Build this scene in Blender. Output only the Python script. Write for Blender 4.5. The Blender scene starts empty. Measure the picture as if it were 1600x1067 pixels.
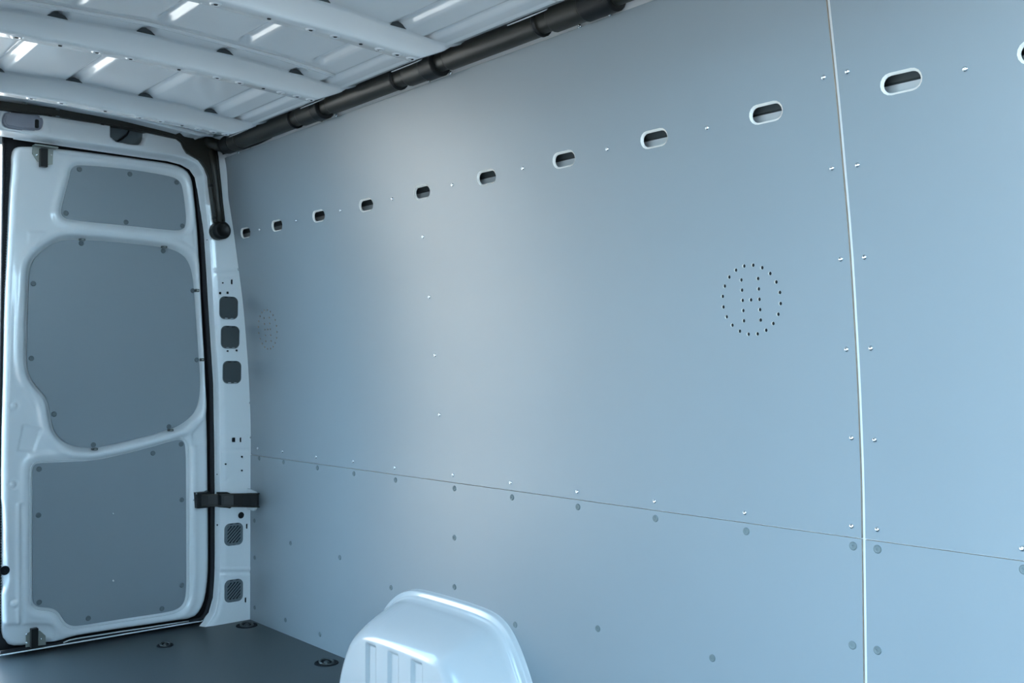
import bpy, bmesh, math, random
import numpy as np
from mathutils import Vector, Matrix
from mathutils.geometry import delaunay_2d_cdt
from math import sin, cos, tan, atan, pi, radians, sqrt
random.seed(4)
S = bpy.context.scene
COL = S.collection

# ------------------------------------------------------------------ camera
F = 1560.0; CX, CY = 800.0, 533.5                     # focal length and centre for a 1600 px wide frame
C = np.array([-1.9, 0.0, 1.02])
YAW = atan(1355 / F); PITCH = atan((580 - CY) / F)
FW = np.array([sin(YAW) * cos(PITCH), cos(YAW) * cos(PITCH), sin(PITCH)])
RT = np.array([cos(YAW), -sin(YAW), 0.0]); UP = np.cross(RT, FW)
cam = bpy.data.cameras.new('camera'); cam_o = bpy.data.objects.new('camera', cam); COL.objects.link(cam_o)
cam.sensor_width = 36; cam.lens = 36 * F / 1600; cam.clip_start = 0.02; cam.clip_end = 500
cam_o.matrix_world = Matrix(((RT[0], UP[0], -FW[0], C[0]), (RT[1], UP[1], -FW[1], C[1]), (RT[2], UP[2], -FW[2], C[2]), (0, 0, 0, 1)))
S.camera = cam_o

# ------------------------------------------------------------------ light
S.view_settings.view_transform = 'Standard'; S.view_settings.look = 'None'
S.view_settings.gamma = 1; S.view_settings.use_curve_mapping = False
S.view_settings.exposure = 3.2
w = bpy.data.worlds.new('sky'); S.world = w; w.use_nodes = True
nt = w.node_tree; nt.nodes.clear()
out = nt.nodes.new('ShaderNodeOutputWorld'); bg = nt.nodes.new('ShaderNodeBackground')
tc = nt.nodes.new('ShaderNodeTexCoord'); sp = nt.nodes.new('ShaderNodeSeparateXYZ'); rp = nt.nodes.new('ShaderNodeValToRGB')
nt.links.new(tc.outputs['Generated'], sp.inputs[0]); nt.links.new(sp.outputs['Z'], rp.inputs[0])
rp.color_ramp.elements[0].position = 0.0; rp.color_ramp.elements[0].color = (0.505, 0.775, 0.96, 1)
rp.color_ramp.elements[1].position = 0.5; rp.color_ramp.elements[1].color = (0.16, 0.30, 0.46, 1)
nt.links.new(rp.outputs[0], bg.inputs[0]); bg.inputs[1].default_value = 2.3
nt.links.new(bg.outputs[0], out.inputs[0])
sun = bpy.data.lights.new('sun', 'SUN'); sun_o = bpy.data.objects.new('sun', sun); COL.objects.link(sun_o)
sun.energy = 10.0; sun.angle = radians(0.6); sun.color = (1.0, 0.95, 0.86)
sun_o.rotation_euler = Vector((-1.0, 0.55, -1.0)).to_track_quat('-Z', 'Y').to_euler()

# ------------------------------------------------------------------ picture point -> point on a real surface
def ray(px, py): return FW + RT * (px - CX) / F - UP * (py - CY) / F
def at(px, py, ax, v):
    d = ray(px, py); t = (v - C[ax]) / d[ax]; return C + t * d
PZ = [-1, 0, .8, 1.02, 1.28, 1.43, 1.6, 1.765, 1.95, 2.1]
PX = [0, 0, -.004, -.016, -.04, -.062, -.088, -.118, -.155, -.19]
# a smooth version of the side wall's lean
_zz = np.linspace(-1, 2.1, 621); _xx = np.interp(_zz, PZ, PX)
_k = np.ones(31) / 31; _xs = np.convolve(np.pad(_xx, 15, mode='edge'), _k, 'valid')
def prof(z): return float(np.interp(z, _zz, _xs))
def on_wall(px, py, off=0.0):
    x = 0
    for i in range(10):
        h = at(px, py, 0, x); x = prof(h[2]) - off
    h[0] = x; return h

# ------------------------------------------------------------------ materials
def mat(name, col, rough=.4, metal=0, spec=.5, coat=0, noise=None, bump=None, wear=None):
    m = bpy.data.materials.new(name); m.use_nodes = True; t = m.node_tree
    b = t.nodes['Principled BSDF']; b.inputs['Roughness'].default_value = rough
    b.inputs['Metallic'].default_value = metal; b.inputs['Specular IOR Level'].default_value = spec
    b.inputs['Coat Weight'].default_value = coat; b.inputs['Coat Roughness'].default_value = .06
    tc = t.nodes.new('ShaderNodeTexCoord')
    sc, am = noise or (6.0, .04)
    n = t.nodes.new('ShaderNodeTexNoise'); n.inputs['Scale'].default_value = sc; n.inputs['Detail'].default_value = 6
    t.links.new(tc.outputs['Object'], n.inputs['Vector'])
    mx = t.nodes.new('ShaderNodeMix'); mx.data_type = 'RGBA'
    mx.inputs['A'].default_value = tuple(c * (1 - am) for c in col) + (1,)
    mx.inputs['B'].default_value = tuple(min(1, c * (1 + am)) for c in col) + (1,)
    t.links.new(n.outputs['Fac'], mx.inputs['Factor']); t.links.new(mx.outputs['Result'], b.inputs['Base Color'])
    if bump:
        n2 = t.nodes.new('ShaderNodeTexNoise'); n2.inputs['Scale'].default_value = bump[0]; n2.inputs['Detail'].default_value = 3
        t.links.new(tc.outputs['Object'], n2.inputs['Vector'])
        bp = t.nodes.new('ShaderNodeBump'); bp.inputs['Strength'].default_value = bump[1]; bp.inputs['Distance'].default_value = bump[2]
        t.links.new(n2.outputs['Fac'], bp.inputs['Height']); t.links.new(bp.outputs['Normal'], b.inputs['Normal'])
    return m
M = {
 'white': mat('white_body_paint', (.74, .77, .79), .22, coat=.6, noise=(3, .015)),
 'arch': mat('white_plastic', (.62, .655, .68), .18, coat=.5, noise=(3, .01)),
 'lining': mat('grey_coated_plywood', (.258, .298, .325), .35, spec=.5, noise=(4, .03), bump=(260, .05, .0004)),
 'ply': mat('plywood_edge', (.42, .34, .27), .7, noise=(60, .25)),
 'pale': mat('pale_routed_plywood', (.80, .77, .72), .6, noise=(80, .06)),
 'floor': mat('dark_floor_vinyl', (.055, .068, .073), .42, noise=(300, .35), bump=(400, .25, .0006)),
 'black': mat('black_plastic', (.008, .008, .008), .42, spec=.3),
 'black2': mat('satin_black_plastic', (.021, .019, .014), .40, spec=.4, bump=(500, .1, .0003)),
 'rubber': mat('black_rubber', (.010, .011, .014), .6, spec=.3),
 'silver': mat('bright_zinc', (.80, .82, .84), .18, metal=1),
 'cup': mat('grey_screw_cup', (.15, .19, .20), .42, spec=.5),
 'dark': mat('hole_shade_black', (.012, .015, .018), .8, spec=.2),  # near-black colour stands in for the shade inside holes and recesses
 'plug': mat('dark_grey_plug', (.050, .060, .064), .5),
 'vent': mat('grey_grille_plastic', (.125, .155, .170), .45),
 'gal': mat('dull_galvanised_steel', (.30, .32, .29), .42, metal=.7, noise=(30, .1)),
 'lens': mat('milky_lamp_lens', (.26, .28, .34), .3, coat=.1),
 'steel': mat('dark_steel', (.10, .11, .11), .3, metal=.8),
 'ground': mat('pale_asphalt', (.17, .168, .16), .9, noise=(2, .15), bump=(40, .5, .004)),
}

# ------------------------------------------------------------------ object helpers
def link(name, me, parent=None, loc=None):
    o = bpy.data.objects.new(name, me); COL.objects.link(o)
    if parent: o.parent = parent
    if loc is not None: o.location = loc
    return o
def mesh(name, verts, faces, mats, smooth=True, mi=None):
    me = bpy.data.meshes.new(name); me.from_pydata([tuple(map(float, v)) for v in verts], [], faces)
    for m in (mats if isinstance(mats, (list, tuple)) else [mats]): me.materials.append(M[m])
    me.polygons.foreach_set('use_smooth', [smooth] * len(me.polygons))
    if mi is not None: me.polygons.foreach_set('material_index', mi)
    me.update(); return me
def part(name, verts, faces, mats, parent, smooth=True, mi=None, loc=None, label=None):
    o = link(name, mesh(name, verts, faces, mats, smooth, mi), parent, loc)
    if label: o['label'] = label
    return o
def empty(name, label, cat=None, kind=None, group=None, loc=(0, 0, 0)):
    o = bpy.data.objects.new(name, None); COL.objects.link(o); o.location = loc
    o.empty_display_size = .05
    o['label'] = label
    if cat: o['category'] = cat
    if kind: o['kind'] = kind
    if group: o['group'] = group
    return o
def bm_obj(name, bm, m, parent=None, smooth=False, loc=None):
    me = bpy.data.meshes.new(name); bmesh.ops.recalc_face_normals(bm, faces=bm.faces); bm.to_mesh(me); bm.free()
    me.materials.append(M[m]); me.polygons.foreach_set('use_smooth', [smooth] * len(me.polygons))
    return link(name, me, parent, loc)
def box_bm(lo, hi, bev=0, bm=None):
    b = bm or bmesh.new(); r = bmesh.ops.create_cube(b, size=1)
    for v in r['verts']: v.co = Vector([lo[i] + (hi[i] - lo[i]) * (v.co[i] + .5) for i in range(3)])
    if bev: bmesh.ops.bevel(b, geom=list({e for v in r['verts'] for e in v.link_edges}), offset=bev, segments=2, affect='EDGES')
    return b
def box(name, lo, hi, m, parent=None, bev=0, label=None):
    o = bm_obj(name, box_bm(lo, hi, bev), m, parent)
    if label: o['label'] = label
    return o
def chaikin(pts, n=2, closed=True):
    P = np.array(pts, float)
    for _ in range(n):
        Q = np.roll(P, -1, 0) if closed else P[1:]
        A = P if closed else P[:-1]
        R = np.empty((2 * len(A), P.shape[1])); R[0::2] = .75 * A + .25 * Q; R[1::2] = .25 * A + .75 * Q
        if not closed: R = np.vstack([P[:1], R, P[-1:]])
        P = R
    return P
def sdf(P, poly):
    """signed distance, negative inside; P (n,2), poly (m,2)"""
    P = np.asarray(P, float); A = np.asarray(poly, float); B = np.roll(A, -1, 0)
    d = np.full(len(P), 1e9); ins = np.zeros(len(P), bool)
    for a, b in zip(A, B):
        e = b - a; l = e @ e
        if l < 1e-16: continue
        t = np.clip(((P - a) @ e) / l, 0, 1); q = P - a - t[:, None] * e
        d = np.minimum(d, (q ** 2).sum(1))
        c = (a[1] > P[:, 1]) != (b[1] > P[:, 1])
        if abs(e[1]) > 1e-12:
            xi = a[0] + (P[:, 1] - a[1]) / e[1] * e[0]; ins ^= c & (P[:, 0] < xi)
    d = np.sqrt(d); return np.where(ins, -d, d)
def sm(a, b, x):
    t = np.clip((x - a) / (b - a), 0, 1); return t * t * (3 - 2 * t)
def seg_d(P, a, b):
    a = np.array(a, float); b = np.array(b, float); e = b - a
    t = np.clip(((P - a) @ e) / (e @ e), 0, 1); return np.sqrt(((P - a - t[:, None] * e) ** 2).sum(1))
def grid(us, vs):
    U, V = np.meshgrid(us, vs); return np.stack([U.ravel(), V.ravel()], 1), len(us), len(vs)
def grid_faces(nu, nv, keep=None):
    i = np.arange(nu - 1); j = np.arange(nv - 1); I, J = np.meshgrid(i, j)
    a = (J * nu + I).ravel(); f = np.stack([a, a + 1, a + nu + 1, a + nu], 1)
    if keep is None: return f.tolist()
    n = keep[f].sum(1); full = f[n == 4].tolist(); three = f[n == 3]
    return full + [[v for v in q if keep[v]] for q in three]
def snap(P, poly, h, off=0.0):
    """pull the grid points next to an outline (or a line parallel to it) onto it"""
    d0 = sdf(P, poly)
    for _ in range(2):
        d = sdf(P, poly) - off; near = (np.abs(d) < h * .62) & ((off == 0) | (np.abs(d0) > 1e-5))
        e = 1e-4
        gx = (sdf(P[near] + [e, 0], poly) - sdf(P[near] - [e, 0], poly)) / (2 * e)
        gy = (sdf(P[near] + [0, e], poly) - sdf(P[near] - [0, e], poly)) / (2 * e)
        P[near] -= np.stack([gx, gy], 1) * d[near][:, None]
    return P
def ribbon(poly, offs, zmin, step=.006):
    """rings running parallel to an outline at the signed distances offs (outside positive)"""
    A = np.array(poly, float); B = np.roll(A, -1, 0); L = np.sqrt(((B - A) ** 2).sum(1)); A = A[L > 1e-7]; B = B[L > 1e-7]; L = L[L > 1e-7]
    cum = np.concatenate([[0], np.cumsum(L)]); n = int(cum[-1] / step); t = np.linspace(0, cum[-1], n, endpoint=False)
    i = np.searchsorted(cum, t, 'right') - 1; Q = A[i] + (B - A)[i] * ((t - cum[i]) / L[i])[:, None]
    T = np.roll(Q, -2, 0) - np.roll(Q, 2, 0); T /= np.sqrt((T ** 2).sum(1))[:, None]; N = np.stack([T[:, 1], -T[:, 0]], 1)
    if sdf(Q[:1] + N[:1] * .002, poly)[0] < 0: N = -N
    pts = np.concatenate([Q + N * o for o in offs]); ok = Q[:, 1] > zmin; fs = []
    for r in range(len(offs) - 1):
        for k in range(n):
            k2 = (k + 1) % n
            if ok[k] and ok[k2]: fs.append([r * n + k, r * n + k2, (r + 1) * n + k2, (r + 1) * n + k])
    return pts, fs
def join(P, R_): return np.concatenate([P, R_[0]]), [[v + len(P) for v in f] for f in R_[1]]
def clean(name, verts, faces, mats, parent, smooth=True, mi=None):
    verts = np.asarray(verts); used = np.unique(np.concatenate([np.asarray(q) for q in faces])); mp = -np.ones(len(verts), int); mp[used] = np.arange(len(used))
    return part(name, verts[used], [mp[q].tolist() for q in faces], mats, parent, smooth, mi)
def slab(poly3, nrm, th, name, mats, parent, bev=.0015, smooth=False, label=None):
    """flat outline (3D points) given a thickness along nrm, front edge slightly bevelled"""
    bm = bmesh.new(); n = Vector(nrm)
    vs = [bm.verts.new(Vector(map(float, p))) for p in poly3]; f = bm.faces.new(vs); f.normal_update()
    c = Vector(np.mean(poly3, 0))
    r = bmesh.ops.extrude_face_region(bm, geom=[f])
    nv = [g for g in r['geom'] if isinstance(g, bmesh.types.BMVert)]
    for v in nv: v.co += n * th
    if bev:
        top = set(nv)
        es = [e for e in bm.edges if e.verts[0] in top and e.verts[1] in top]
        bmesh.ops.bevel(bm, geom=es, offset=bev, segments=2, affect='EDGES')
    o = bm_obj(name, bm, mats, parent, smooth)
    if label: o['label'] = label
    return o
def lathe_me(name, prof_, m, n=16):
    vs = []; fs = []
    for r, z in prof_:
        for k in range(n): vs.append((r * cos(2 * pi * k / n), r * sin(2 * pi * k / n), z))
    for i in range(len(prof_) - 1):
        for k in range(n):
            a = i * n + k; b = i * n + (k + 1) % n; fs.append((a, b, b + n, a + n))
    return mesh(name, vs, fs, m)
def tube(name, pts, rad, m, parent, n=12, smooth=True, squash=1.0, cap=True, label=None):
    pts = [Vector(map(float, p)) for p in pts]; rad = rad if hasattr(rad, '__len__') else [rad] * len(pts)
    vs = []; fs = []; ref = None
    for i, p in enumerate(pts):
        t = (pts[min(i + 1, len(pts) - 1)] - pts[max(i - 1, 0)])
        if t.length < 1e-9: t = pts[-1] - pts[0]
        t.normalize()
        if ref is None: ref = Vector((0, 0, 1)) if abs(t.z) < .9 else Vector((1, 0, 0))
        s = t.cross(ref).normalized(); u = s.cross(t).normalized(); ref = u
        for k in range(n):
            a = 2 * pi * k / n; vs.append(p + s * (rad[i] * cos(a)) + u * (rad[i] * squash * sin(a)))
    for i in range(len(pts) - 1):
        for k in range(n):
            a = i * n + k; b = i * n + (k + 1) % n; fs.append((a, b, b + n, a + n))
    if cap: fs += [tuple(range(n))[::-1], tuple(range((len(pts) - 1) * n, len(pts) * n))]
    return part(name, vs, fs, m, parent, smooth, label=label)
def rrect(cx, cy, w, h, r, n=5):
    P = []
    for sx, sy, a0 in ((1, 1, 0), (-1, 1, 90), (-1, -1, 180), (1, -1, 270)):
        for k in range(n + 1):
            a = radians(a0 + 90 * k / n); P.append((cx + sx * (w / 2 - r) + r * cos(a), cy + sy * (h / 2 - r) + r * sin(a)))
    return P
def orient(o, nrm):
    o.rotation_mode = 'QUATERNION'; o.rotation_quaternion = Vector(nrm).to_track_quat('Z', 'Y')

# shared small fittings
ME_DOME = lathe_me('dome_screw', [(.0058, -.002), (.0058, .0004), (.0052, .0020), (.0038, .0034), (.0018, .0040), (.0016, .0028), (.0001, .0026)], 'silver')
ME_CUP = lathe_me('cup_screw', [(.0090, -.002), (.0090, .0004), (.0080, .0020), (.0052, .0026), (.0044, .0012), (.0036, .0016), (.0018, .0018), (.0016, .0006), (.0001, .0005)], 'cup')
ME_DCUP = lathe_me('dark_cup_screw', [(.0105, -.002), (.0105, .0006), (.0095, .0030), (.0060, .0042), (.0050, .0018), (.0040, .0024), (.0018, .0026), (.0001, .0010)], 'vent')
def wall_n(z):
    s = (prof(z + .01) - prof(z - .01)) / .02
    return Vector((-1, 0, s)).normalized()

# ================================================================== SETTING
# ------------------------------------------------------------------ floor
fl = empty('floor', 'dark grey speckled vinyl floor of the van', kind='structure')
edge = [at(x, y, 2, 0) for x, y in [(391, 968), (352, 967.5), (310, 970), (240, 979.5), (120, 1000.5), (0, 1022)]]
fp = [(0.004, -.62), (0.004, edge[0][1])] + [(p[0], p[1]) for p in edge[1:]] + [(-1.50, 3.94), (-1.66, 3.93), (-1.70, 3.85), (-1.79, 3.83), (-1.79, -.62)]
slab([(x, y, -.02) for x, y in fp], (0, 0, 1), .02, 'floor_sheet', 'floor', fl, .002)
tube('edge_strip', [(p[0], p[1] + .004, .001) for p in edge[2:]] + [(-1.5, 3.944, .001)], .0028, 'vent', fl, 8)
box('sub_floor', (-1.80, -.64, -.08), (.05, 4.05, -.022), 'steel', fl)

# ------------------------------------------------------------------ right side wall
wr = empty('wall_right', 'right side wall of the van lined with grey plywood panels', kind='structure')
YJ = 1.083; ZJ = .676; YR = 3.828; ZT = 1.884
SLOTS = [.690, .948, 1.255, 1.571, 1.882, 2.202, 2.518, 2.836, 3.148, 3.46, 3.725]
SLOT_Z = 1.577
def slot_loop(y, w=.076, h=.034, n=8):
    P = []
    for s, a0 in ((1, -90), (-1, 90)):
        for k in range(n + 1):
            a = radians(a0 + 180 * k / n); P.append((y + s * (w - h) / 2 + h / 2 * cos(a), SLOT_Z + h / 2 * sin(a)))
    return P
def emblem(cy, cz):
    H = []
    for k in range(20):
        a = radians(9 + 18 * k); H.append((cy + .0775 * cos(a), cz + .0775 * sin(a)))
    for z in (-.046, -.023, 0, .023, .046):
        H += [(cy - .0225, cz + z), (cy + .0225, cz + z)]
    H.append((cy, cz)); return H
HOLES = emblem(1.336, 1.180) + emblem(3.635, 1.186)
def circ(c, r, n=10): return [(c[0] + r * cos(2 * pi * k / n), c[1] + r * sin(2 * pi * k / n)) for k in range(n)]
def lining_panel(y0, y1, z0, z1, label, slots=(), holes=()):
    TH = .0062
    loops = [[(y0, z0), (y1, z0), (y1, z1), (y0, z1)]]
    # subdivide the outer edge so that it follows the curve of the wall
    nz = max(2, int((z1 - z0) / .04)); ny = max(2, int((y1 - y0) / .15))
    L = [(y0 + (y1 - y0) * i / ny, z0) for i in range(ny)] + [(y1, z0 + (z1 - z0) * i / nz) for i in range(nz)] + \
        [(y1 - (y1 - y0) * i / ny, z1) for i in range(ny)] + [(y0, z1 - (z1 - z0) * i / nz) for i in range(nz)]
    loops = [L] + [slot_loop(y, .085, .042) for y in slots] + [circ(c, .0042) for c in holes]
    V = []; E = []
    for lp in loops:
        b = len(V); V += lp; E += [(b + i, b + (i + 1) % len(lp)) for i in range(len(lp))]
    for i in range(1, ny):
        for j in range(1, nz):
            q = (y0 + (y1 - y0) * i / ny + 1e-4, z0 + (z1 - z0) * j / nz)
            if any(abs(q[0] - y) < .055 and abs(q[1] - SLOT_Z) < .03 for y in slots): continue
            if any((q[0] - c[0]) ** 2 + (q[1] - c[1]) ** 2 < .008 ** 2 for c in holes): continue
            V.append(q)
    r = delaunay_2d_cdt([Vector(v) for v in V], E, [], 0, 1e-6)
    vv = [tuple(v) for v in r[0]]; tris = [list(t) for t in r[2]]
    cen = np.array([np.mean([vv[i] for i in t], 0) for t in tris]); bad = np.zeros(len(tris), bool)
    for lp in loops[1:]:
        lo = np.min(lp, 0) - .001; hi = np.max(lp, 0) + .001
        c = (cen > lo).all(1) & (cen < hi).all(1)
        idx = np.where(c)[0]
        if len(idx): bad[idx[sdf(cen[idx], lp) < 0]] = True
    tris = [t for t, b in zip(tris, bad) if not b]
    verts = [(prof(z), y, z) for y, z in vv]
    # make every face look into the van
    fs = []
    for t in tris:
        a, b, c = [Vector(verts[i]) for i in t]
        fs.append(t if (b - a).cross(c - a).x < 0 else t[::-1])
    front = len(fs); mi = [0] * front
    b = len(verts); n = len(L)
    verts += [(prof(z) + TH, y, z) for y, z in L]
    verts += [(prof(z), y, z) for y, z in L]
    for i in range(n): fs.append([b + n + i, b + n + (i + 1) % n, b + (i + 1) % n, b + i]); mi.append(1)
    o = part('lining_panel', verts, fs, ['lining', 'ply'], wr, True, mi, label=label)
    nr = [wall_n(v[2]) for v in verts[:b]] + [Vector((0, 0, 0))] * (2 * n)
    o.data.normals_split_custom_set_from_vertices(nr)
    for y in slots:            # routed slot: pale rounded lip and the cut edge behind it
        A = slot_loop(y, .0855, .0425); B = slot_loop(y, .076, .033); k = len(A)
        vs = [(prof(z) - .0004, a, z) for a, z in A] + [(prof(z) + .0035, a, z) for a, z in B] + [(prof(z) + TH, a, z) for a, z in B]
        ff = [(i + j * k, (i + 1) % k + j * k, (i + 1) % k + (j + 1) * k, i + (j + 1) * k) for j in range(2) for i in range(k)]
        part('slot_rim', vs, ff, 'pale', o, False)
    if holes:
        for c in holes:
            A = circ(c, .0052); B = circ(c, .0045); k = len(A)
            vs = [(prof(z) - .0002, a, z) for a, z in A] + [(prof(z) + .0006, a, z) for a, z in B] + [(prof(z) + .0030, a, z) for a, z in B] + [(prof(c[1]) + .0032, c[0], c[1])]
            ff = [(i + j * k, (i + 1) % k + j * k, (i + 1) % k + (j + 1) * k, i + (j + 1) * k) for j in range(2) for i in range(k)]
            n0 = len(ff); ff += [(i + 2 * k, (i + 1) % k + 2 * k, 3 * k) for i in range(k)]
            part('drilled_hole', vs, ff, ['ply' if c[0] > 2.5 else 'pale', 'dark'], o, True, [0] * n0 + [1] * k)
    return o
G = .0042
up_rear = lining_panel(YJ + G, YR, ZJ + .0012, ZT, 'long upper grey plywood panel with a row of routed slots', [y for y in SLOTS if y > YJ], HOLES)
up_front = lining_panel(-.60, YJ - G, ZJ + .0012, 1.90, 'upper grey plywood panel nearest the side door', [y for y in SLOTS if y < YJ] + [.36, .05, -.26], [])
lo_rear = lining_panel(YJ + G, YR + .004, -.0, ZJ - .0012, 'lower grey plywood panel behind the wheel arch cover')
lo_front = lining_panel(-.60, YJ - G, -.0, ZJ - .0012, 'lower grey plywood panel nearest the side door')
def screw(me, p, parent, nrm, name='screw', s=1.0):
    o = link(name, me, parent, Vector(map(float, p))); orient(o, nrm); o.scale = (s, s, s); return o
dome = [(1287,121),(1300,263),(1314,405),(1323,546),(1331,684),(1331,822),(1324,112),(1340,258),(1351,402),(1361,544),(1367,687),(1371,827),
 (1508,108),(1105,200),(949,233),(817,263),(707,289),(613,311),(532,329),(463,345),(406,359),(661,370),(671,464),(680,555),(687,648),
 (708,742),(798,754),(902,768),(1023,783),(1164,801),(617,731),(552,721),(494,714),(441.6,705.5),(403,700.5),(389.5,629),(391,683),(372,421),(380,491),(385,560.6),
 (953,22),(906,41),(704,113.5),(670,125.5),(526,180),(502,188),(391,230),(373,238),(348,247),(1597,857)]
for p in dome:
    h = on_wall(*p); screw(ME_DOME, h, up_rear if h[1] > YJ else up_front, wall_n(h[2]))
cup = [(405,716),(443,722),(496,731),(553,740),(618,750),(710,763),(800,777),(903,792),(1024,810),(1166,830),(1333,853),(1371,858),(1600,890),
 (397.5,813.4),(398,871),(398,949),(454,848.6),(446,968.6),(531,871),(500,991),(611,918),(710,840),(710,917),(805,976),(934,982),(1113,1028),(1332,1008),(1371,1016)]
for p in cup:
    h = on_wall(*p); screw(ME_CUP, h, lo_rear if h[1] > YJ else lo_front, wall_n(h[2]))
# painted body side behind the lining (seen through the joints and slots)
zs = [-.02] + [.03 * i for i in range(1, 51)] + [1.52, 1.535, 1.545, 1.590, 1.597, 1.635, 1.64] + [1.66 + .03 * i for i in range(11)]
ex = {1.545: .045, 1.590: .048, 1.597: .056, 1.635: .056}
V = []; 
for y in (-.62, 4.0):
    for z in zs: V.append((prof(z) + .0076 + ex.get(z, 0), y, z))
n = len(zs); part('body_side', V, [(i, i + 1, n + i + 1, n + i) for i in range(n - 1)], ['white', 'vent', 'plug'], wr, False, [1 if zs[i] in (1.590, 1.597, 1.635) else 0 for i in range(n - 1)])  # upper recess faces grey: shade inside the slots put into the colour
V = [(prof(z) + .0068, y, z) for y in (YJ - .03, YJ + .03) for z in np.linspace(0, 1.95, 70)]
part('joint_strip', V, [(i, i + 1, 71 + i, 70 + i) for i in range(69)], 'white', wr, True)
h0 = on_wall(1352, 752); h1 = on_wall(1352, 820)
box('dark_slit', (.0035, YJ - .002, h1[2]), (.0066, YJ + .002, h0[2]), 'plug', wr)
box('outer_skin', (.08, -.65, -.3), (.10, 4.06, 2.02), 'white', wr)
# white welded flange tabs showing above the panel, and dark skirt of the duct between them
# (the skirt belongs to the duct and is built with it)

# ------------------------------------------------------------------ rear body frame (header and pillars)
wb = empty('wall_rear', 'white painted rear body frame around the door opening', kind='structure')
YB = 3.865; XC = -.915
ob = [(225,245.5),(262,250.5),(283,256),(297,264),(306,277),(310,302),(314,330),(318.5,367),(325,467),(330,540),(333.5,600),(335,667),(335.6,760),(335.5,867),(335,900),(333,935),(328,955),(318,970)]
O = np.array([[at(x, y, 1, YB)[0], at(x, y, 1, YB)[2]] for x, y in ob])
ztop = O[0][1]
right = [(XC, ztop + .002)] + O.tolist() + [(O[-1][0] - .03, -.01), (O[-1][0] - .03, -.2)]
opening = np.array(right + [(2 * XC - x, z) for x, z in right[::-1][:-1]])
us = np.concatenate([np.arange(-1.83, -1.06, .012), np.arange(-1.06, -.40, .006), np.arange(-.40, .03, .004)]); vs_ = np.arange(0, 1.9601, .006)
P, nu, nv = grid(us, vs_); 
def pz(px, py, y=3.83): h = at(px, py, 1, y); return np.array([h[0], h[2]])
lampP = chaikin([pz(*q, 3.80) for q in [(4, 181), (8, 174.5), (35, 174), (60, 178.5), (68.5, 186), (67, 199), (60, 204.5), (30, 203), (8, 199.5), (3, 192)]], 2)
holeP = chaikin([pz(*q, 3.80) for q in [(174, 190), (174, 190), (226, 198), (226, 198), (225.5, 216), (221, 225), (213, 226), (183, 221), (175.5, 214), (173.5, 205)]], 2)
P = snap(P, holeP, .006); P = snap(P, lampP, .006)
NG = len(P); P, FR = join(P, ribbon(opening, [0, .0017, .0034, .005, .0067, .0084, .010, .014, 
 .018, .023, .028, .034, .040], -.01))
d = sdf(P, opening)
# header step (soffit) and pillar jamb
wgt = sm(1.70, 1.86, P[:, 1])
yf = 3.83 * (1 - wgt) + 3.80 * wgt
rampw = .010
Y = YB + (yf - YB) * sm(0, rampw, d)
def pz(px, py, y=3.83): h = at(px, py, 1, y); return np.array([h[0], h[2]])
# pressed lines on the right pillar
for (a, b, w_, dp) in [((343, 704), (388, 703), .004, .003), ((337, 889), (390, 889), .004, -.004), ((337, 895), (390, 894), .004, .004), ((338, 423), (372, 421), .004, .003), ((339, 434), (365, 432), .003, -.002), ((343, 760), (357, 748), .004, .002)]:
    dd = seg_d(P, pz(*a), pz(*b)); Y += dp * (1 - sm(0, w_ * 2, dd)) * (d > 0)
dd = sdf(P, [pz(*q) for q in [(343, 440), (352, 438), (353, 450), (344, 451)]])
# jamb fillet next to the flat pillar face
Y += .006 * (1 - sm(0, .022, np.abs(d - .012))) * (P[:, 1] < 1.7) * (d > .006)
# header openings: lamp recess and cable window
Y += .012 * (1 - sm(-.004, .002, sdf(P, lampP)))
dh = sdf(P, holeP); Y += .040 * (1 - sm(-.003, .003, dh))
Y[NG:] += .0004 * sm(.029, .033, d[NG:])
keep = ((d > .027) & (P[:, 0] < np.array([prof(z) for z in P[:, 1]]) + .012))[:NG]
F_ = grid_faces(nu, nv, keep) + FR
mi = None
cen_ = np.array([P[q].mean(0) for q in F_])
mi = (sdf(cen_, holeP) < -.001).astype(int) + 2 * (sdf(cen_, lampP) < -.001)  # cable window and lamp recess coloured darker in place of their shade
clean('body_frame', np.stack([P[:, 0], Y, P[:, 1]], 1), F_, ['white', 'vent', 'lens'], wb, True, mi.tolist())
tube('pinch_weld', [(x, YB + .004, z) for x, z in opening if z > 0], .003, 'white', wb, 6)
# black rubber seal in the gap
sl = [(306,284),(309.5,320),(316,367),(321.5,467),(330,600),(331.7,700),(332.5,800),(332.5,867),(332,900),(329.5,933),(323,956),(313,968),(296,970)]
tube('door_seal', [at(x, y, 1, 3.872) for x, y in sl], [.0045, .006] + [.0085] * 9 + [.007, .006], 'rubber', wb, 10)
tube('door_seal', [at(x, y, 1, 3.905) for x, y in [(315, 968), (295, 972), (240, 981), (190, 988), (120, 1001), (95, 1005), (60, 1011), (0, 1021)]], .010, 'rubber', wb, 10)
tube('sill_lip', [at(x, y, 1, 3.895) for x, y in [(296, 970), (240, 979), (190, 986.5), (120, 997.5), (108, 1000), (99, 1004)]], .0025, 'white', wb, 8)
box('door_backing', (-.93, 3.945, -.10), (-.0, 3.96, 1.93), 'rubber', wb)
box('rear_outer_skin', (-1.85, 3.97, 1.85), (.08, 4.0, 2.02), 'white', wb)
box('rear_outer_skin', (-.13, 3.97, -.3), (.08, 4.0, 1.85), 'white', wb)
box('rear_outer_skin', (-1.85, 3.90, -.3), (-1.72, 4.0, 1.93), 'white', wb)
# cable in the header window
tube('cable', [at(x, y, 1, 3.822) for x, y in [(201, 197), (201, 205), (198, 211), (192, 216), (184, 221), (178, 226)]], .0035, 'black', wb, 8)
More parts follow.
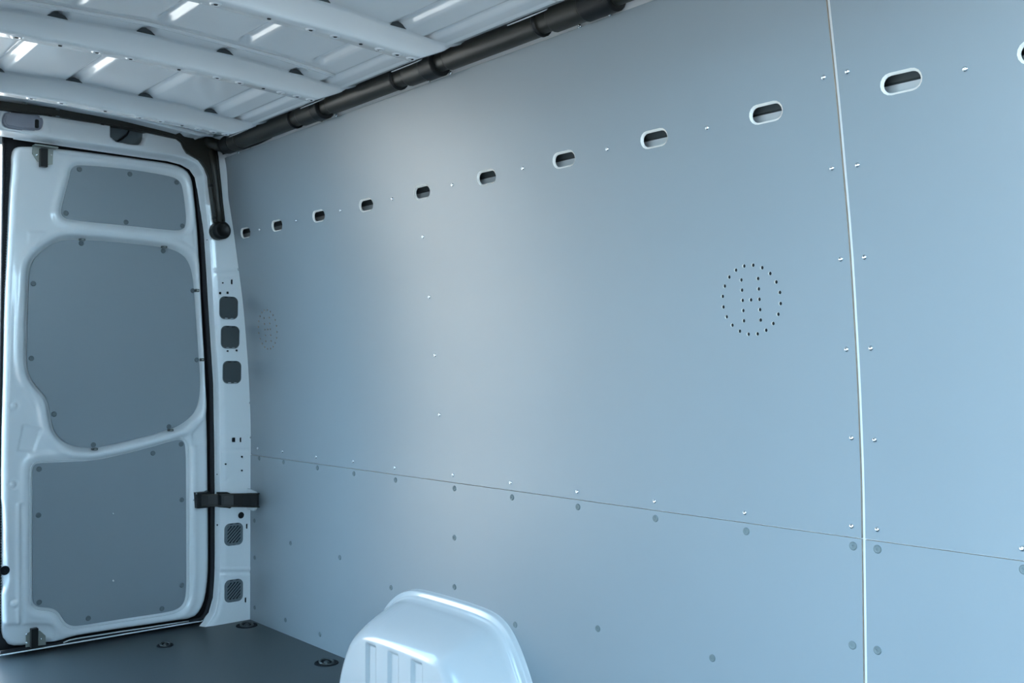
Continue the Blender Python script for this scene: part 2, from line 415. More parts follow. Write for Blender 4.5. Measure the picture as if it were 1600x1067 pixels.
# dark discs for the shade of small punched holes in the pillar
def hole_disc(px, py, wpx, hpx, y=3.83, r=None):
    p = at(px, py, 1, y); k = 1 / 397.0
    P_ = rrect(0, 0, wpx * k, hpx * k, min(wpx, hpx) * k * (.49 if r is None else r), 4)
    vs = [(a, 0, b) for a, b in P_] + [(a * .8, .004, b * .8) for a, b in P_]; m = len(P_)
    fs = [(i, (i + 1) % m, m + (i + 1) % m, m + i) for i in range(m)] + [tuple(range(m, 2 * m))]
    vs = [(p[0] + a, p[1] - .0045 + b, p[2] + c) for a, b, c in vs]
    return part('punched_hole', vs, fs, 'dark', wb, False)
for a in [(347.5, 442, 2.4, 2.4), (361.5, 440.5, 2.2, 8, .2), (343.3, 458, 3.4, 4, .2), (355, 457.5, 3.4, 4, .2), (355, 548.5, 3, 2.6, .3), (369, 547.5, 3, 3, .3),
          (364.3, 687, 5.2, 7.2, .15), (375.2, 687, 2, 7.6, .2), (352, 725, 3, 3), (377.3, 713.5, 3, 3), (377.3, 735, 3, 3), (376, 804.8, 10.4, 10.4), (385, 822, 1.8, 8, .2), (383, 937, 1.8, 8, .2), (338.5, 741, 1.6, 1.6), (339, 820, 1.6, 3), (323, 375, 1.5, 1.5)]:
    hole_disc(a[0], a[1], a[2], a[3], 3.8295, a[4] if len(a) > 4 else None)
# plugs and grilles clipped into the pillar
def plug(px, py, label, w_=31, h_=36, vent=False):
    c = at(px, py, 1, 3.83); k = 1 / 397.0
    e = empty('vent_grille' if vent else 'blanking_plug', label, 'vent' if vent else 'plug', loc=(float(c[0]), 3.83, float(c[2])), group='vent grilles in the rear pillar' if vent else 'blanking plugs in the rear pillar')
    R = rrect(0, 0, w_ * k, h_ * k, 8.5 * k, 6)
    if not vent:
        slab([(a, .006, b) for a, b in R], (0, -1, 0), .0095, 'cover', 'plug', e, .0022)
        tube('rim', [(a * 1.0, -.001, b * 1.0) for a, b in R + R[:1]], .0016, 'vent', e, 6)
    else:
        slab([(a, .006, b) for a, b in R], (0, -1, 0), .0075, 'backing', 'dark', e, 0)
        I = rrect(0, 0, w_ * k * .74, h_ * k * .76, 3 * k, 6); m = len(R)
        vs = [(a, 0, b) for a, b in R] + [(a * .985, -.005, b * .985) for a, b in R] + [(a, -.005, b) for a, b in I] + [(a, .000, b) for a, b in I]
        part('grille_frame', vs, [(i + j * m, (i + 1) % m + j * m, (i + 1) % m + (j + 1) * m, i + (j + 1) * m) for j in range(3) for i in range(m)], 'vent', e, False)
        hw, hh = w_ * k * .375, h_ * k * .385
        for q in (-4, -3, -2, -1, 0, 1, 2, 3, 4):
            s = (q + .5) * .0146
            # a diagonal bar clipped to the frame's window, rising to the right
            pts = []
            for X in np.linspace(-hw, hw, 41):
                Z = X * 1.0 + s
                if abs(Z) <= hh: pts.append((X, Z))
            if len(pts) < 4: continue
            a, b = pts[0], pts[-1]
            bm = bmesh.new(); t = .0022
            for (x, z) in (a, b): pass
            vs = [(a[0] - t * .5, -.0045, a[1] + t), (a[0] + t * .5, -.0045, a[1] - t), (b[0] + t * .5, -.0045, b[1] - t), (b[0] - t * .5, -.0045, b[1] + t)]
            vs += [(x, .002, z) for x, y, z in vs]
            bm.free(); part('slat', vs, [(0, 1, 2, 3), (4, 7, 6, 5), (0, 4, 5, 1), (1, 5, 6, 2), (2, 6, 7, 3), (3, 7, 4, 0)], 'vent', e, False)
    for sx in (-.5, .5):
        for sz in (-1, 1):
            box('clip', (sx * .028 * .9 - .006, -.0042 - .0018, sz * h_ * k * .47 - .0012), (sx * .028 * .9 + .006, -.002, sz * h_ * k * .47 + .0012), 'silver' if sz < 0 else 'dark', e)
    return e
plug(357.2, 481, 'top of three dark square plugs in the white rear pillar')
plug(359.5, 526.8, 'middle of three dark square plugs in the white rear pillar')
plug(362.3, 581.5, 'lowest of three dark square plugs in the white rear pillar')
plug(365, 834.6, 'grey square vent grille with diagonal slats just below the black door strap', vent=True)
plug(365, 922.6, 'grey square vent grille with diagonal slats low on the pillar near the floor', vent=True)

# ------------------------------------------------------------------ rear door
dr = empty('door_1', 'white rear door of the van with three grey inset panels', kind='structure')
YD = 3.878
dout = [(20,262),(20,238),(26,228),(40,226),(90,229.5),(160,238),(225,246.5),(275,254.5),(294,263),(303,277),(306.5,300),(313,367),(317,467),(325,600),(327.5,700),(329,800),(329.2,867),(328.7,900),(325,933),(317,955),(304,968),(270,972.5),(190,984),(125,994),(110,998),(98,1003),(62,1008.5),(30,1013),(14,1009),(5,996),(3.5,960),(3,850),(3.2,700),(6,600),(8.5,467),(12,400),(16.5,300)]
D2 = lambda pts, y=YD: np.array([[at(a, b, 1, y)[0], at(a, b, 1, y)[2]] for a, b in pts])
DO = chaikin(D2(dout), 1)
P1 = [(111,265),(116,259),(125,256),(200,262.5),(262,273),(277,277.5),(285,285),(288,298),(292,330),(293,350),(288,358),(277,361),(200,352.5),(110,344),(99,338.5),(95.5,331),(98,319),(109,277)]
P2 = [(46,450),(47,420),(54,403),(72,387),(90,376.5),(107,372.5),(175,376),(250,384),(275,389),(292,400),(301,417),(305,440),(310,512),(314.5,575),(316,600),(314,625),(307,645),(295,657),(280,667),(265,672),(225,684),(175,696),(150,701),(130,700.5),(110,696),(95,686),(85,672),(80.5,652),(77.5,632),(72,619),(60,606),(50,593),(45,580),(42.8,560),(44,500)]
P3 = [(51,740),(52,730),(56,725),(64,723),(110,721.5),(147,719),(175,714),(225,701.5),(268,689.5),(282,686),(289,689),(292,698),(292.5,740),(293,865),(293,925),(290,942),(281,952),(265,957.5),(200,967),(125,979),(114,979.5),(105,976),(99,968),(92,957),(82,951.5),(68,950),(59,949),(52.5,944),(51,935),(51,860)]
Q1, Q2, Q3 = [chaikin(D2(p), 2) for p in (P1, P2, P3)]
us = np.arange(DO[:, 0].min() - .01, DO[:, 0].max() + .01, .0045); vs_ = np.arange(DO[:, 1].min() - .01, DO[:, 1].max() + .01, .0055)
P, nu, nv = grid(us, vs_); NG = len(P); P, FR = join(P, ribbon(DO, [0, -.0006, -.0015, -.003, -.005, -.008, -.012, -.016, -.021, -.026, -.031, -.037], -.1)); d = sdf(P, DO)
Y = np.full(len(P), YD) + .030 * (1 - sm(-.014, .004, -d - .004 + .0)) * 0
Y += .034 * (1 - np.sqrt(np.clip(1 - np.clip((.022 + d) / .022, 0, 1) ** 2, 0, 1)))        # rolled outer edge
d1, d2, d3 = sdf(P, Q1), sdf(P, Q2), sdf(P, Q3)
Y += .014 * (1 - sm(-.004, .014, d1)) - .004 * np.exp(-((d1 - .024) / .010) ** 2)
Y += .026 * (1 - sm(-.004, .020, d2)) - .005 * np.exp(-((d2 - .032) / .012) ** 2)
Y += .008 * (1 - sm(-.004, .004, d3 - .004)) + .006 * (1 - sm(-.0, .016, d3 - .004)) - .004 * np.exp(-((d3 - .030) / .012) ** 2) 
def dm(px, py): return D2([(px, py)])[0]
for (x, y, r) in [(22, 634, .013), (20, 757, .013), (22, 944, .015)]:
    q = np.sqrt(((P - dm(x, y)) ** 2).sum(1)); Y += -.003 * (1 - sm(r * .55, r, q)) + .002 * np.exp(-((q - r) / .004) ** 2)
for pl, dp in [([(36, 664), (65, 670), (53, 706), (28, 704)], .004), ([(318, 657), (323, 660), (323, 697), (300, 697), (300, 678)], .004), ([(286, 373), (300, 358), (303, 385)], -.004), ([(44, 362), (72, 362), (62, 374), (54, 388), (44, 388)], -.0025)]:
    q = sdf(P, D2(pl)); Y += dp * (1 - sm(-.004, .004, q))
q = seg_d(P, dm(35, 790), dm(35, 972)); Y += .007 * (1 - sm(0, .013, q)) 
q = seg_d(P, dm(29, 790), dm(29, 972)); Y += -.004 * (1 - sm(0, .013, q)) 
q = sdf(P, chaikin(D2([(6, 975), (6, 975), (72, 973), (88, 978), (89, 1010), (6, 1020)]), 2)); Y += .012 * (1 - sm(-.012, .004, q))
q = sdf(P, chaikin(D2([(-10, 776), (3, 778), (8, 800), (9, 870), (16, 900), (9, 925), (-10, 930)]), 1)); Y += .010 * (1 - sm(-.008, .006, q))
# stiffening swage along the top
q = seg_d(P, dm(92, 238), dm(270, 262)); Y += .004 * (1 - sm(0, .010, q))
Y[NG:] += .0004 * sm(.026, .030, -d[NG:])
clean('door_skin', np.stack([P[:, 0], Y, P[:, 1]], 1), grid_faces(nu, nv, (d < -.024)[:NG]) + FR, 'white', dr)
def shrink(poly, e):
    poly = np.array(poly); c = poly.mean(0); n = len(poly); out_ = []
    for i in range(n):
        t = poly[(i + 1) % n] - poly[i - 1]; t /= np.linalg.norm(t); nn = np.array([-t[1], t[0]])
        a = poly[i] + nn * e; b = poly[i] - nn * e
        out_.append(a if sdf(a[None], poly)[0] < sdf(b[None], poly)[0] else b)
    return np.array(out_)
pan = []
for q, off, nm in [(Q1, .008, 'upper small grey inset panel'), (Q2, .014, 'middle large grey inset panel with a notched lower corner'), (Q3, .008, 'lower grey inset panel')]:
    r = shrink(q, .0018); pan.append(slab([(a, YD + off + .006, b) for a, b in r], (0, -1, 0), .006, 'inset_panel', 'lining', dr, .0012, label=nm))
for pts, o, off in [([(124, 264.5), (203, 272), (276, 285), (103, 333), (197, 347), (285, 353)], pan[0], .008), ([(52, 443), (49, 560), (84.5, 647), (146, 695), (264, 666.5), (127, 380), (255, 392), (301, 454), (307.5, 562)], pan[1], .014), ([(61, 733), (239, 708), (283, 694), (284, 781), (60, 805), (284, 914), (253, 951), (138, 966), (61, 941)], pan[2], .008)]:
    for p in pts: screw(ME_DCUP, at(p[0], p[1], 1, YD + off), o, (0, -1, 0), s=.92)
for p in [(177, 802), (177, 907)]: screw(ME_DOME, at(p[0], p[1], 1, YD + .008), pan[2], (0, -1, 0), s=.8)
for x, y, vert in [(128, 374.5, 0), (256, 386, 0), (307.5, 454, 1), (315, 562, 1), (147.5, 701.5, 0), (266, 672, 0)]:
    c = at(x, y, 1, YD + .006); a, b = (.007, .006) if vert else (.010, .004)
    bm = box_bm((c[0] - a, c[1] - .010, c[2] - b), (c[0] + a, c[1] + .006, c[2] + b), .001)
    bm_obj('spring_clip', bm, 'steel', pan[1])
    box('clip_tab', (c[0] - a * .45, c[1] - .0125, c[2] - b * .45), (c[0] + a * .45, c[1] - .009, c[2] + b * .45), 'gal', dr)
lip = ribbon(Q3, [.0075], -1)[0]; tube('panel_lip', [(a, YD + .004, b) for a, b in np.vstack([lip, lip[:1]])], .0018, 'white', dr, 6, cap=False)
# black hole and ribbed edge seal at the free edge
c = at(7, 891, 1, YD + .004); o = link('punched_hole', lathe_me('punched_hole', [(.0165, 0), (.015, .002), (.0145, -.001), (.0001, -.001)], 'dark', 20), dr, Vector(map(float, c))); orient(o, (0, -1, 0)); o.location.y -= .004
ses = box('edge_seal', (-.936, 3.905, .04), (-.900, 3.940, 1.842), 'rubber', dr, .004)
tube('edge_seal_lip', [(-.9345, 3.905, z) for z in (.04, .5, 1, 1.5, 1.842)], .006, 'rubber', dr, 8)
ridge = [(x, y, z) for z in np.arange(.1, 1.83, .010) for x, y in ((0, 0),)]
bm = bmesh.new()
for _, _, z in ridge: box_bm((-.934, 3.9020, z), (-.922, 3.9055, z + .005), 0, bm)
ro = bm_obj('seal_ribs', bm, 'rubber', dr); ro['kind'] = 'stuff'
# latches at the free edge
def latch(pts_plate, bar, brk=None, top=True):
    e = link('rod_latch', None, dr); e.empty_display_size = .03
    e['label'] = ('upper' if top else 'lower') + ' steel rod latch with black bar on the door edge'
    slab([at(x, y, 1, YD - .004) for x, y in pts_plate], (0, -1, 0), .003, 'latch_plate', 'gal', e, .0006)
    a = at(*bar[0], 1, YD - .012); b = at(*bar[1], 1, YD - .012)
    box('latch_bar', (min(a[0], b[0]), YD - .026, min(a[2], b[2])), (max(a[0], b[0]), YD - .004, max(a[2], b[2])), 'black', e, .001)
    if top:
        a = at(*brk[0], 1, YD - .02); b = at(*brk[1], 1, YD - .02)
        box('latch_bracket', (a[0], YD - .040, min(a[2], b[2])), (b[0], YD - .002, max(a[2], b[2])), 'gal', e, .001)
    for x, y in ([(57, 242), (80, 242)] if top else [(42, 991), (42, 1004), (64, 998)]):
        screw(ME_DOME, at(x, y, 1, YD - .007), e, (0, -1, 0), 'rivet', .7)
latch([(51, 228), (62, 230), (62.5, 255), (58, 252), (50, 240)], [(62, 232), (73, 262)], [(52, 226), (89, 233)])
slab([at(x, y, 1, YD - .006) for x, y in [(72, 233), (83, 235), (82, 257), (72, 258)]], (0, -1, 0), .003, 'latch_plate', 'gal', dr, .0006)
latch([(40, 991), (46, 987), (52, 986), (62, 985), (71, 993), (71.5, 1007), (40, 1011)], [(47.5, 982), (58, 1010)], top=False)

# ------------------------------------------------------------------ ceiling
ce = empty('ceiling', 'white painted van roof seen from inside with cross ribs', kind='structure')
TX = [-1.83, -1.70, -1.55, -1.25, -.91, -.56, -.40, -.33, -.29, -.265, -.25, -.19, -.12, -.02]
TZ = [1.95, 1.93, 1.900, 1.922, 1.940, 1.929, 1.916, 1.908, 1.905, 1.906, 1.908, 1.94, 1.965, 1.99]
xs = np.arange(-1.84, .05, .006)
zx = np.interp(xs, TX, TZ); zx = np.convolve(np.pad(zx, 4, mode='edge'), np.ones(9) / 9, 'valid')
RIB = [-.30, .36, .98, 1.58, 2.16, 2.70, 3.30]; SEAM = 2.59
ys = np.arange(-.62, 3.95, .012)
P, nu, nv = grid(xs, ys); Z = np.tile(zx, len(ys))
BE = [-.435 - .2275 * k for k in range(5)]
for b in BE:          # long pressed channels, closed with round ends either side of the seam strip and the ribs
    for ya, yb in [(-.5, SEAM - .055), (SEAM + .065, 3.58)]:
        dd = seg_d(P, (b, ya), (b, yb)); Z += .015 * (1 - sm(.002, .027, dd))
for b, hgt, wd in [(-.335, .010, .018), (-.272, -.006, .008), (-1.495, .010, .018)]:
    dd = np.abs(P[:, 0] - b); Z += hgt * (1 - sm(0, wd, dd))
Z += .034 * sm(3.38, 3.60, P[:, 1]) 
Z += .06 * sm(3.80, 3.93, P[:, 1])*0
part('roof_skin', np.stack([P[:, 0], P[:, 1], Z], 1), grid_faces(nu, nv), 'white', ce)
def arch_z(x, side=0.0):
    return float(np.interp(x, [-1.70, -1.55, -1.25, -.91, -.56, -.37, -.34, -.27, -.225], [1.835, 1.862, 1.871, 1.876, 1.870, 1.863, 1.862, 1.893, 1.925]))
def top_z(x): return float(np.interp(x, xs, zx)) + .001
def rib(y):
    X = np.concatenate([np.linspace(-1.66, -1.5, 8), np.linspace(-1.45, -.42, 26), np.linspace(-.40, -.222, 16)])
    vs = []; 
    for x in X:
        zb = arch_z(x); zt = top_z(x)
        
        if x < -1.46: zt = min(zt, 1.905 + .10 * (x + 1.46))
        fl = .010 * sm(-.40, -.24, np.array(x)) + .010 * sm(-1.42, -1.56, np.array(x)) if False else .012 * float(sm(-.38, -.22, np.array(x)))
        # front lip, front face, rounded edge, bottom, rear return, rear face, rear lip
        vs += [(x, y - .020 - fl, zt - .0015), (x, y - .006 - fl, zt - .003), (x, y - .002 - fl, zt - .006), (x, y + .004 - fl, zb + .006), (x, y + .006 - fl, zb + .002), (x, y + .010 - fl, zb), (x, y + .057, zb + .001), (x, y + .060, zb + .005), (x, y + .066, zt - .005), (x, y + .095, zt - .002)]
    k = 10; n = len(X)
    o = part('roof_rib', vs, [(i * k + j, i * k + j + 1, (i + 1) * k + j + 1, (i + 1) * k + j) for i in range(n - 1) for j in range(k - 1)], 'white', ce)
    # round dimples with punched holes along the underside
    me = lathe_me('dimple', [(.016, .0008), (.012, -.0032), (.008, -.0028), (.0055, -.0010)], 'white', 14)
    mh = lathe_me('rib_hole', [(.0052, -.0002), (.0046, -.0016), (.0001, -.0014)], 'dark', 10)
    for i, x in enumerate([-.355, -.40, -.455, -.52, -.59, -.66, -.78, -.91, -1.0, -1.10, -1.2, -1.3]):
        z = arch_z(x) - .0002
        if i % 3 != 0 or i == 0: link('dimple', me, o, (x, y + .034, z + .001))
        link('rib_hole', mh, o, (x + (.0 if i % 3 else .006), y + (.034 if i != 2 else .045), z))
    # dark flat caps painting the shade where the roof channels run over the rib
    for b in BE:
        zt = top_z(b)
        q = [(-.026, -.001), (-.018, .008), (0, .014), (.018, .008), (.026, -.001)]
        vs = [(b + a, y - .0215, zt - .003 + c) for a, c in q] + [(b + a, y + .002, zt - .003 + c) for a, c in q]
        part('channel_shade_cap', vs, [(0, 1, 2, 3, 4)], 'plug', o, False)
for y in RIB: rib(y)
X = np.linspace(-1.56, -.36, 40)
vs = []
for x in X:
    z = top_z(x) ; vs += [(x, SEAM - .032, z), (x, SEAM - .010, z - .003), (x, SEAM - .006, z - .011), (x, SEAM - .002, z - .013), (x, SEAM + .003, z - .012), (x, SEAM + .005, z - .004), (x, SEAM + .03, z)]
part('roof_seam', vs, [(i * 7 + j, i * 7 + j + 1, (i + 1) * 7 + j + 1, (i + 1) * 7 + j) for i in range(39) for j in range(6)], 'white', ce)
tube('seam_bead', [(x, SEAM - .008, top_z(x) - .008) for x in X], .0042, 'white', ce, 8)
# embossed half round pads on the rail above the duct
for b in (1.87, 2.40, 2.95, 3.5):
    vs = [( -.225 + .035 * cos(a) * .6 , b + .075 * sin(a), 1.923 + .02*cos(a)*.6 - .003) for a in np.linspace(0, 2 * pi, 20, endpoint=False)]
    slab(vs, (-.3, 0, -1), .004, 'rail_pad', 'white', ce, .0015)
# stepped rear edge of the roof above the black trim
for dy, dz, r in ((3.60, .020, .006), (3.675, .018, .008)):
    tube('rear_step', [(x, dy, top_z(x) + .008 + dz) for x in np.linspace(-1.6, -.25, 24)], r, 'white', ce, 8)
box('outer_roof', (-1.86, -.66, 2.02), (.10, 4.02, 2.05), 'white', ce)

# ------------------------------------------------------------------ side with the sliding door opening, bulkhead, ground
wl = empty('wall_left', 'left side wall of the van with the open sliding doorway', kind='structure')
box('side_panel', (-1.815, 1.22, 0), (-1.80, 3.90, 1.30), 'lining', wl)
box('side_panel', (-1.815, 1.22, 1.30), (-1.80, 3.90, 1.95), 'lining', wl)
box('door_header', (-1.83, -.86, 1.70), (-1.80, 1.25, 2.0), 'white', wl)
box('door_post', (-1.85, 1.20, -.1), (-1.802, 1.27, 2.0), 'white', wl)
box('front_post', (-1.85, -.70, -.1), (-1.80, -.02, 2.0), 'white', wl)
wf = empty('wall_front', 'unseen grey bulkhead between cab and load area, top left open to light the ribs', kind='structure')
box('bulkhead', (-1.82, -.66, -.05), (.08, -.63, 1.58), 'lining', wf)  # kept low so light from the front reaches the rib faces
box('cab_roof_sunblock', (-1.86, -1.70, 2.02), (.10, -.66, 2.05), 'white', wf)  # unseen cab roof and side, added to keep direct sun out
box('cab_side_sunblock', (.08, -1.70, -.3), (.10, -.65, 2.02), 'white', wf)
gr = box('ground', (-60, -60, -.72), (60, 60, -.62), 'ground'); gr['label'] = 'pale asphalt outside the open rear doorway'; gr['kind'] = 'structure'
M['render'] = mat('pale_rendered_wall', (.62, .59, .55), .9, noise=(3, .05))
fa = empty('bounce_building', 'pale facade added behind the open rear doorway for warm light on the side wall', 'bounce_building', loc=(0, 17, -.62))  # facade added for the warm reflection it gives the side wall
box('building_wall', (-16, 0, 0), (14, .4, 7.0), 'render', fa)
box('parapet', (-16.1, -.15, 7.0), (14.1, .5, 7.3), 'render', fa)
for k in range(6):
    x = -14 + 4.6 * k; o = box('window_frame', (x, -.05, 4.2), (x + 1.2, .0, 5.6), 'white', fa); box('pane', (x + .08, -.06, 4.28), (x + 1.12, -.05, 5.52), 'steel', o)

# ================================================================== THINGS
# ------------------------------------------------------------------ wheel arch cover
OUT = chaikin([(2.93, -.3), (2.925, .0), (2.90, .10), (2.85, .20), (2.80, .255), (2.73, .300), (2.655, .320), (2.55, .323), (2.40, .322), (2.28, .317), (2.215, .300), (2.165, .258), (2.12, .19), (2.075, .10), (2.05, .0), (2.04, -.3)], 2)
us = np.arange(2.02, 2.95, .004); vs_ = np.arange(0.0, .336, .004)
P, nu, nv = grid(us, vs_); NG = len(P); P, FR = join(P, ribbon(OUT, [0, -.001, -.002, -.003, -.004, -.005, -.006, -.009, -.013, -.017, -.019, -.021, -.023, -.026, -.030, -.035, -.041, -.046, -.052], -.02)); P[:, 1] = np.maximum(P[:, 1], 0); d = -sdf(P, OUT)
def Hs(d):
    h = .016 * sm(0, .006, d) + .004 * sm(.003, .018, d) + .006 * sm(.018, .024, d) + .012 * sm(.022, .040, d)
    t = np.clip((d - .030) / .100, 0, 1); return h + .165 * np.sin(t * pi / 2) ** .95
Hh = Hs(d)
zfl = P[:, 1]
for (ya, yb) in [(2.585, 2.640), (2.465, 2.520), (2.345, 2.400)]:      # three flutes pressed into the face
    m_ = sm(ya, ya + .006, P[:, 0]) * (1 - sm(yb - .006, yb, P[:, 0])) * (1 - sm(.176, .186, zfl)); Hh -= .009 * m_
Hh[NG:] -= .0004 * sm(.042, .045, d[NG:])
wa = empty('wheel_arch_cover', 'glossy white moulded wheel arch cover against the side wall on the floor', 'wheel arch', loc=(0, 2.48, 0))
clean('cover_shell', np.stack([-Hh - .001, P[:, 0] - 2.48, P[:, 1]], 1), grid_faces(nu, nv, (d > .040)[:NG]) + FR, 'arch', wa)

# ------------------------------------------------------------------ black duct along the roof edge
DX, DZ = -.183, 1.911
def dy_at(px):
    lo, hi = .5, 4.0
    for _ in range(40):
        m_ = (lo + hi) / 2; v = np.array([DX, m_, DZ]) - C; x = CX + F * (v @ RT) / (v @ FW)
        if x > px: lo = m_
        else: hi = m_
    return lo
du = empty('cable_duct', 'long black plastic cable duct with wider collars along the roof edge', 'duct', loc=(DX, 1.5, DZ))
segs = [(350, 356, .028, 'black'), (356, 366, .034, 'black'), (366, 378, .034, 'black2'), (378, 462, .031, 'black2'), (462, 474, .027, 'black2'), (474, 497, .034, 'black2'), (497, 508, .0375, 'black'), (508, 520, .026, 'black2'), (520, 623, .031, 'black2'),
        (623, 640, .027, 'black2'), (640, 668, .034, 'black2'), (668, 688, .0375, 'black'), (688, 703, .026, 'black2'), (703, 846, .031, 'black2'), (846, 866, .027, 'black2'), (866, 916, .034, 'black2'), (916, 962, .0375, 'black')]
L = [(dy_at(a), dy_at(b), r, m_) for a, b, r, m_ in segs]
L += [(1.56, 1.53, .026, 'black2'), (1.53, 1.13, .031, 'black2'), (1.13, 1.09, .027, 'black2'), (1.09, 1.0, .034, 'black2'), (1.0, .93, .0375, 'black'), (.93, .5, .031, 'black2')]
for i, (ya, yb, r, m_) in enumerate(L):
    if i and i < 17: ya = L[i - 1][1]
    if i == 17: ya = L[16][1]
    L[i] = (ya, yb, r, m_)
    e = .0015
    tube('collar' if r > .033 else 'duct_tube', [(0, y - 1.5, 0) for y in (ya, ya - e, ya - 3 * e, yb + 3 * e, yb + e, yb)], [r * 1.06 - .003] + [r * 1.06] * 4 + [r * 1.06 - .003], m_, du, 20)
for i, (ya, yb, r, m_) in enumerate(L):
    if abs(r - .027) < 1e-4: tube('ring', [(0, ya - 1.5 + .004, 0), (0, ya - 1.5 - .004, 0)], .0355, 'black', du, 20)
# dark skirt between duct and panel, its lower edge cut out around the white flange tabs
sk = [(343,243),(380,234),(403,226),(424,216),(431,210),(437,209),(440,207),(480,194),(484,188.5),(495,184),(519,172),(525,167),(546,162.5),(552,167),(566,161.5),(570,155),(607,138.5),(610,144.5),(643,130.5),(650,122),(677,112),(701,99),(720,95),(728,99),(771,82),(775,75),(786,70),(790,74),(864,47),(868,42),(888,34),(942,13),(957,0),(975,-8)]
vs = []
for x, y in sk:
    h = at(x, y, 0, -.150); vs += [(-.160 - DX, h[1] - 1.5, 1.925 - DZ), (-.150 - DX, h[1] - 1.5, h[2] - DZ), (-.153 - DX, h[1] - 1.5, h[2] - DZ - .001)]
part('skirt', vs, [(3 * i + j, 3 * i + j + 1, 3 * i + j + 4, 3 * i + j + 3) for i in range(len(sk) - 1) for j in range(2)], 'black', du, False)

# ------------------------------------------------------------------ black corner cover
YCv = 3.785
co = empty('corner_cover', 'black plastic trim over the rear header ending in a round foot on the pillar', 'trim', loc=(-.22, YCv, 1.9))
cp = [(0, 157.5), (100, 170.5), (200, 187), (260, 198), (318, 209.5), (334, 218), (340, 232), (341.5, 245), (345, 280), (348.5, 315), (352, 346)]
foot = [(346.3 + 14.2 * cos(a), 359.8 + 14.2 * sin(a)) for a in np.linspace(-1.15, pi + 1.15, 18)]
cp2 = [(338.5, 346), (334.5, 318), (331, 292), (327.5, 275), (321, 262), (312, 250), (300, 243), (293, 239), (288, 231), (284, 222), (277, 216.5), (262, 213.5), (200, 200), (100, 184), (60, 178), (0, 171.5)]
H = [at(x, y, 1, YCv) for x, y in cp + foot + cp2]
zt_, zb_ = H[0][2], H[-1][2]
H = [(-1.60, YCv, zt_ - .02)] + [tuple(h) for h in H] + [(-1.60, YCv, zb_ - .02)]
o0 = co.location
H = [(x - o0.x, 0.035, z - o0.z) for x, y, z in H]
slab(H, (0, -1, 0), .035, 'trim_body', 'black2', co, .005)
def loc(p, dy=0): return (p[0] - o0.x, p[1] - o0.y + dy, p[2] - o0.z)
tube('spine', [loc(at(x, y, 1, YCv)) for x, y in [(330, 233), (334.5, 262), (338.5, 295), (342, 325), (345, 352)]], [.017, .016, .013, .012, .012], 'black2', co, 12)
f = link('round_foot', lathe_me('round_foot', [(.036, -.02), (.036, .008), (.030, .014), (.026, .0155), (.0225, .011), (.0001, .0125)], 'black', 28), co, loc(at(346.3, 359.8, 1, YCv))); orient(f, (0, -1, 0))
tube('elbow', [loc(at(x, y, 1, YCv), dd) for x, y, dd in [(324, 218, .01), (332, 226, -.01), (340, 230, -.03), (350, 229, -.06)]], [.02, .024, .024, .026], 'black2', co, 14)
for x, y in [(38, 161), (90, 171), (90, 182), (160, 194.5), (256, 210.5), (78, 181)]:
    p = loc(at(x, y, 1, YCv)); box('trim_clip', (p[0] - .006, -.003, p[2] - .002), (p[0] + .006, .001, p[2] + .002), 'black' if x in (160, 256, 78) else 'vent', co)
for x, y in [(331, 290), (337, 340)]:
    p = loc(at(x, y, 1, YCv)); box('edge_tab', (p[0] - .006, .0, p[2] - .005), (p[0] + .004, .02, p[2] + .005), 'black', co)

# ------------------------------------------------------------------ load area lamp
cl = at(36, 189, 1, 3.81)
la = empty('interior_lamp', 'oblong interior lamp with milky lens set in the white header over the rear door', 'lamp', loc=tuple(map(float, cl)))
R = shrink(lampP, .003); slab([(a - cl[0], .006, b - cl[2]) for a, b in R], (0, -1, 0), .010, 'lamp_base', 'lens', la, .002)
R = shrink(lampP, .008); slab([(a - cl[0], -.004, b - cl[2]) for a, b in R], (0, -1, 0), .005, 'lens', 'lens', la, .003)
p = at(57.5, 193, 1, 3.80); box('switch', (p[0] - cl[0] - .006, -.016, p[2] - cl[2] - .016), (p[0] - cl[0] + .006, -.004, p[2] - cl[2] + .014), 'black', la, .002)

# ------------------------------------------------------------------ door check strap
st = empty('door_check_strap', 'black curved door check strap joining the rear door to the white pillar', 'strap', loc=(-.2, 3.83, .52))
def sp_(p): return (p[0] + .2, p[1] - 3.83, p[2] - .52)
hs = [sp_(at(x, y, 1, YD - .002)) for x, y in [(302.5, 769), (318, 768), (322, 766), (328, 769.5), (331, 771), (331, 790), (322, 792), (304, 793.5)]]
slab(hs, (0, -1, 0), .030, 'hinge_bracket', 'black', st, .003)
zt1, zb1 = at(335, 773, 1, 3.84)[2], at(335, 790.5, 1, 3.84)[2]
bx = [(315, 3.845), (325, 3.838), (335, 3.826), (350, 3.812), (365, 3.795), (380, 3.770), (393, 3.740), (402, 3.712), (404.5, 3.690)]
A = []
for x, y in bx:
    t0 = at(x, 772.6 - (x - 335) * .022, 1, y); b0 = at(x, 790.4 + (x - 335) * .022, 1, y); A.append((t0, b0))
vs = []
for t0, b0 in A:
    for q, dd in ((t0, 0), (b0, 0), (b0, .010), (t0, .010)):
        v = sp_(q); vs.append((v[0] - .0, v[1] + dd, v[2]))
k = 4; fs = [(i * k + j, i * k + (j + 1) % k, (i + 1) * k + (j + 1) % k, (i + 1) * k + j) for i in range(len(A) - 1) for j in range(4)] + [(0, 1, 2, 3), tuple(range(len(vs) - 4, len(vs)))]
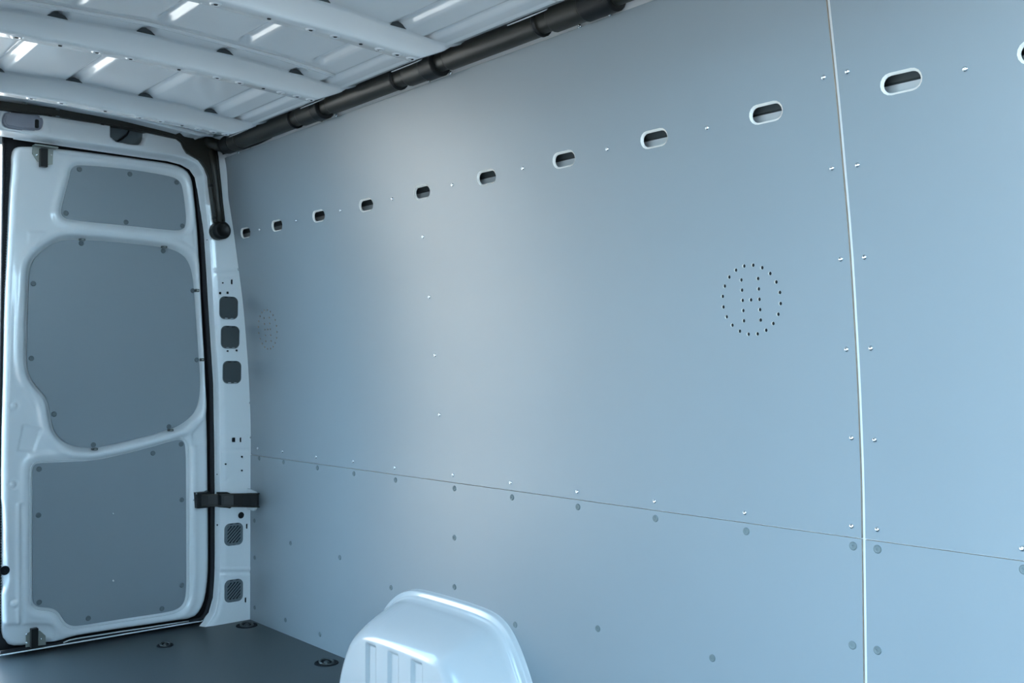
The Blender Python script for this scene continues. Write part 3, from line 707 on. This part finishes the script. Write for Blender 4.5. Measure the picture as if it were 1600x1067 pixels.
part('strap_arm', vs, fs, 'black', st, False)
for ty, nm in ((0, 'upper'), (1, 'lower')):
    pts = [sp_(A[i][ty]) for i in range(len(A))]
    tube('arm_rib', [(a, b - .001, c) for a, b, c in pts], .003, 'black2', st, 8)
pb = [sp_(at(x, y, 1, 3.828)) for x, y in [(338, 768.5), (354, 768.5), (360, 771), (360, 792), (358, 794), (352, 793), (340, 792)]]
slab(pb, (0, -1, 0), .012, 'pillar_bracket', 'black', st, .002)
p = sp_(at(328, 782.5, 1, YD - .03)); box('slot_insert', (p[0] - .0035, p[1] - .012, p[2] - .009), (p[0] + .0035, p[1], p[2] + .009), 'white', st)
for x, y in [(307, 771.5), (303, 781)]: screw(ME_DOME, sp_(at(x, y, 1, YD - .033)), st, (0, -1, 0), 'rivet', .6)
brk = [at(x, y, 0, -.012) for x, y in [(388, 763), (393, 764), (400, 767), (402.5, 770), (402.5, 792), (400, 797.5), (396, 797.5), (388, 794)]]
bb = slab([sp_(q) for q in brk], (-1, 0, 0), .008, 'wall_bracket', 'white', st, .001); bb['label'] = 'white wall bracket'

# ------------------------------------------------------------------ tie-down rings in the floor
for x, y, r, lb in [(385.5, 977.5, .038, 'black tie-down ring in the floor corner below the vent grilles'), (258, 1008.5, .027, 'small black tie-down ring in the floor in front of the rear door'), (510, 1036, .038, 'black tie-down ring in the floor right beside the wheel arch cover')]:
    p = at(x, y, 2, 0)
    e = empty('tie_down_ring', lb, 'floor anchor', loc=(float(p[0]), float(p[1]), 0.0), group='tie-down rings in the floor')
    link('cup', lathe_me('cup', [(r * 1.12, .0), (r * 1.08, .003), (r, .0035), (r * .93, .0012), (r * .6, .0006), (.0001, .0006)], 'dark', 24), e)
    tube('ring', [(r * .62 * cos(a), r * .62 * sin(a), .005 + .004 * sin(a)) for a in np.linspace(0, 2 * pi, 25)], .0035, 'steel', e, 8, cap=False)
    link('bolt', lathe_me('bolt', [(r * .28, .0), (r * .26, .005), (r * .15, .008), (.0001, .008)], 'steel', 12), e)
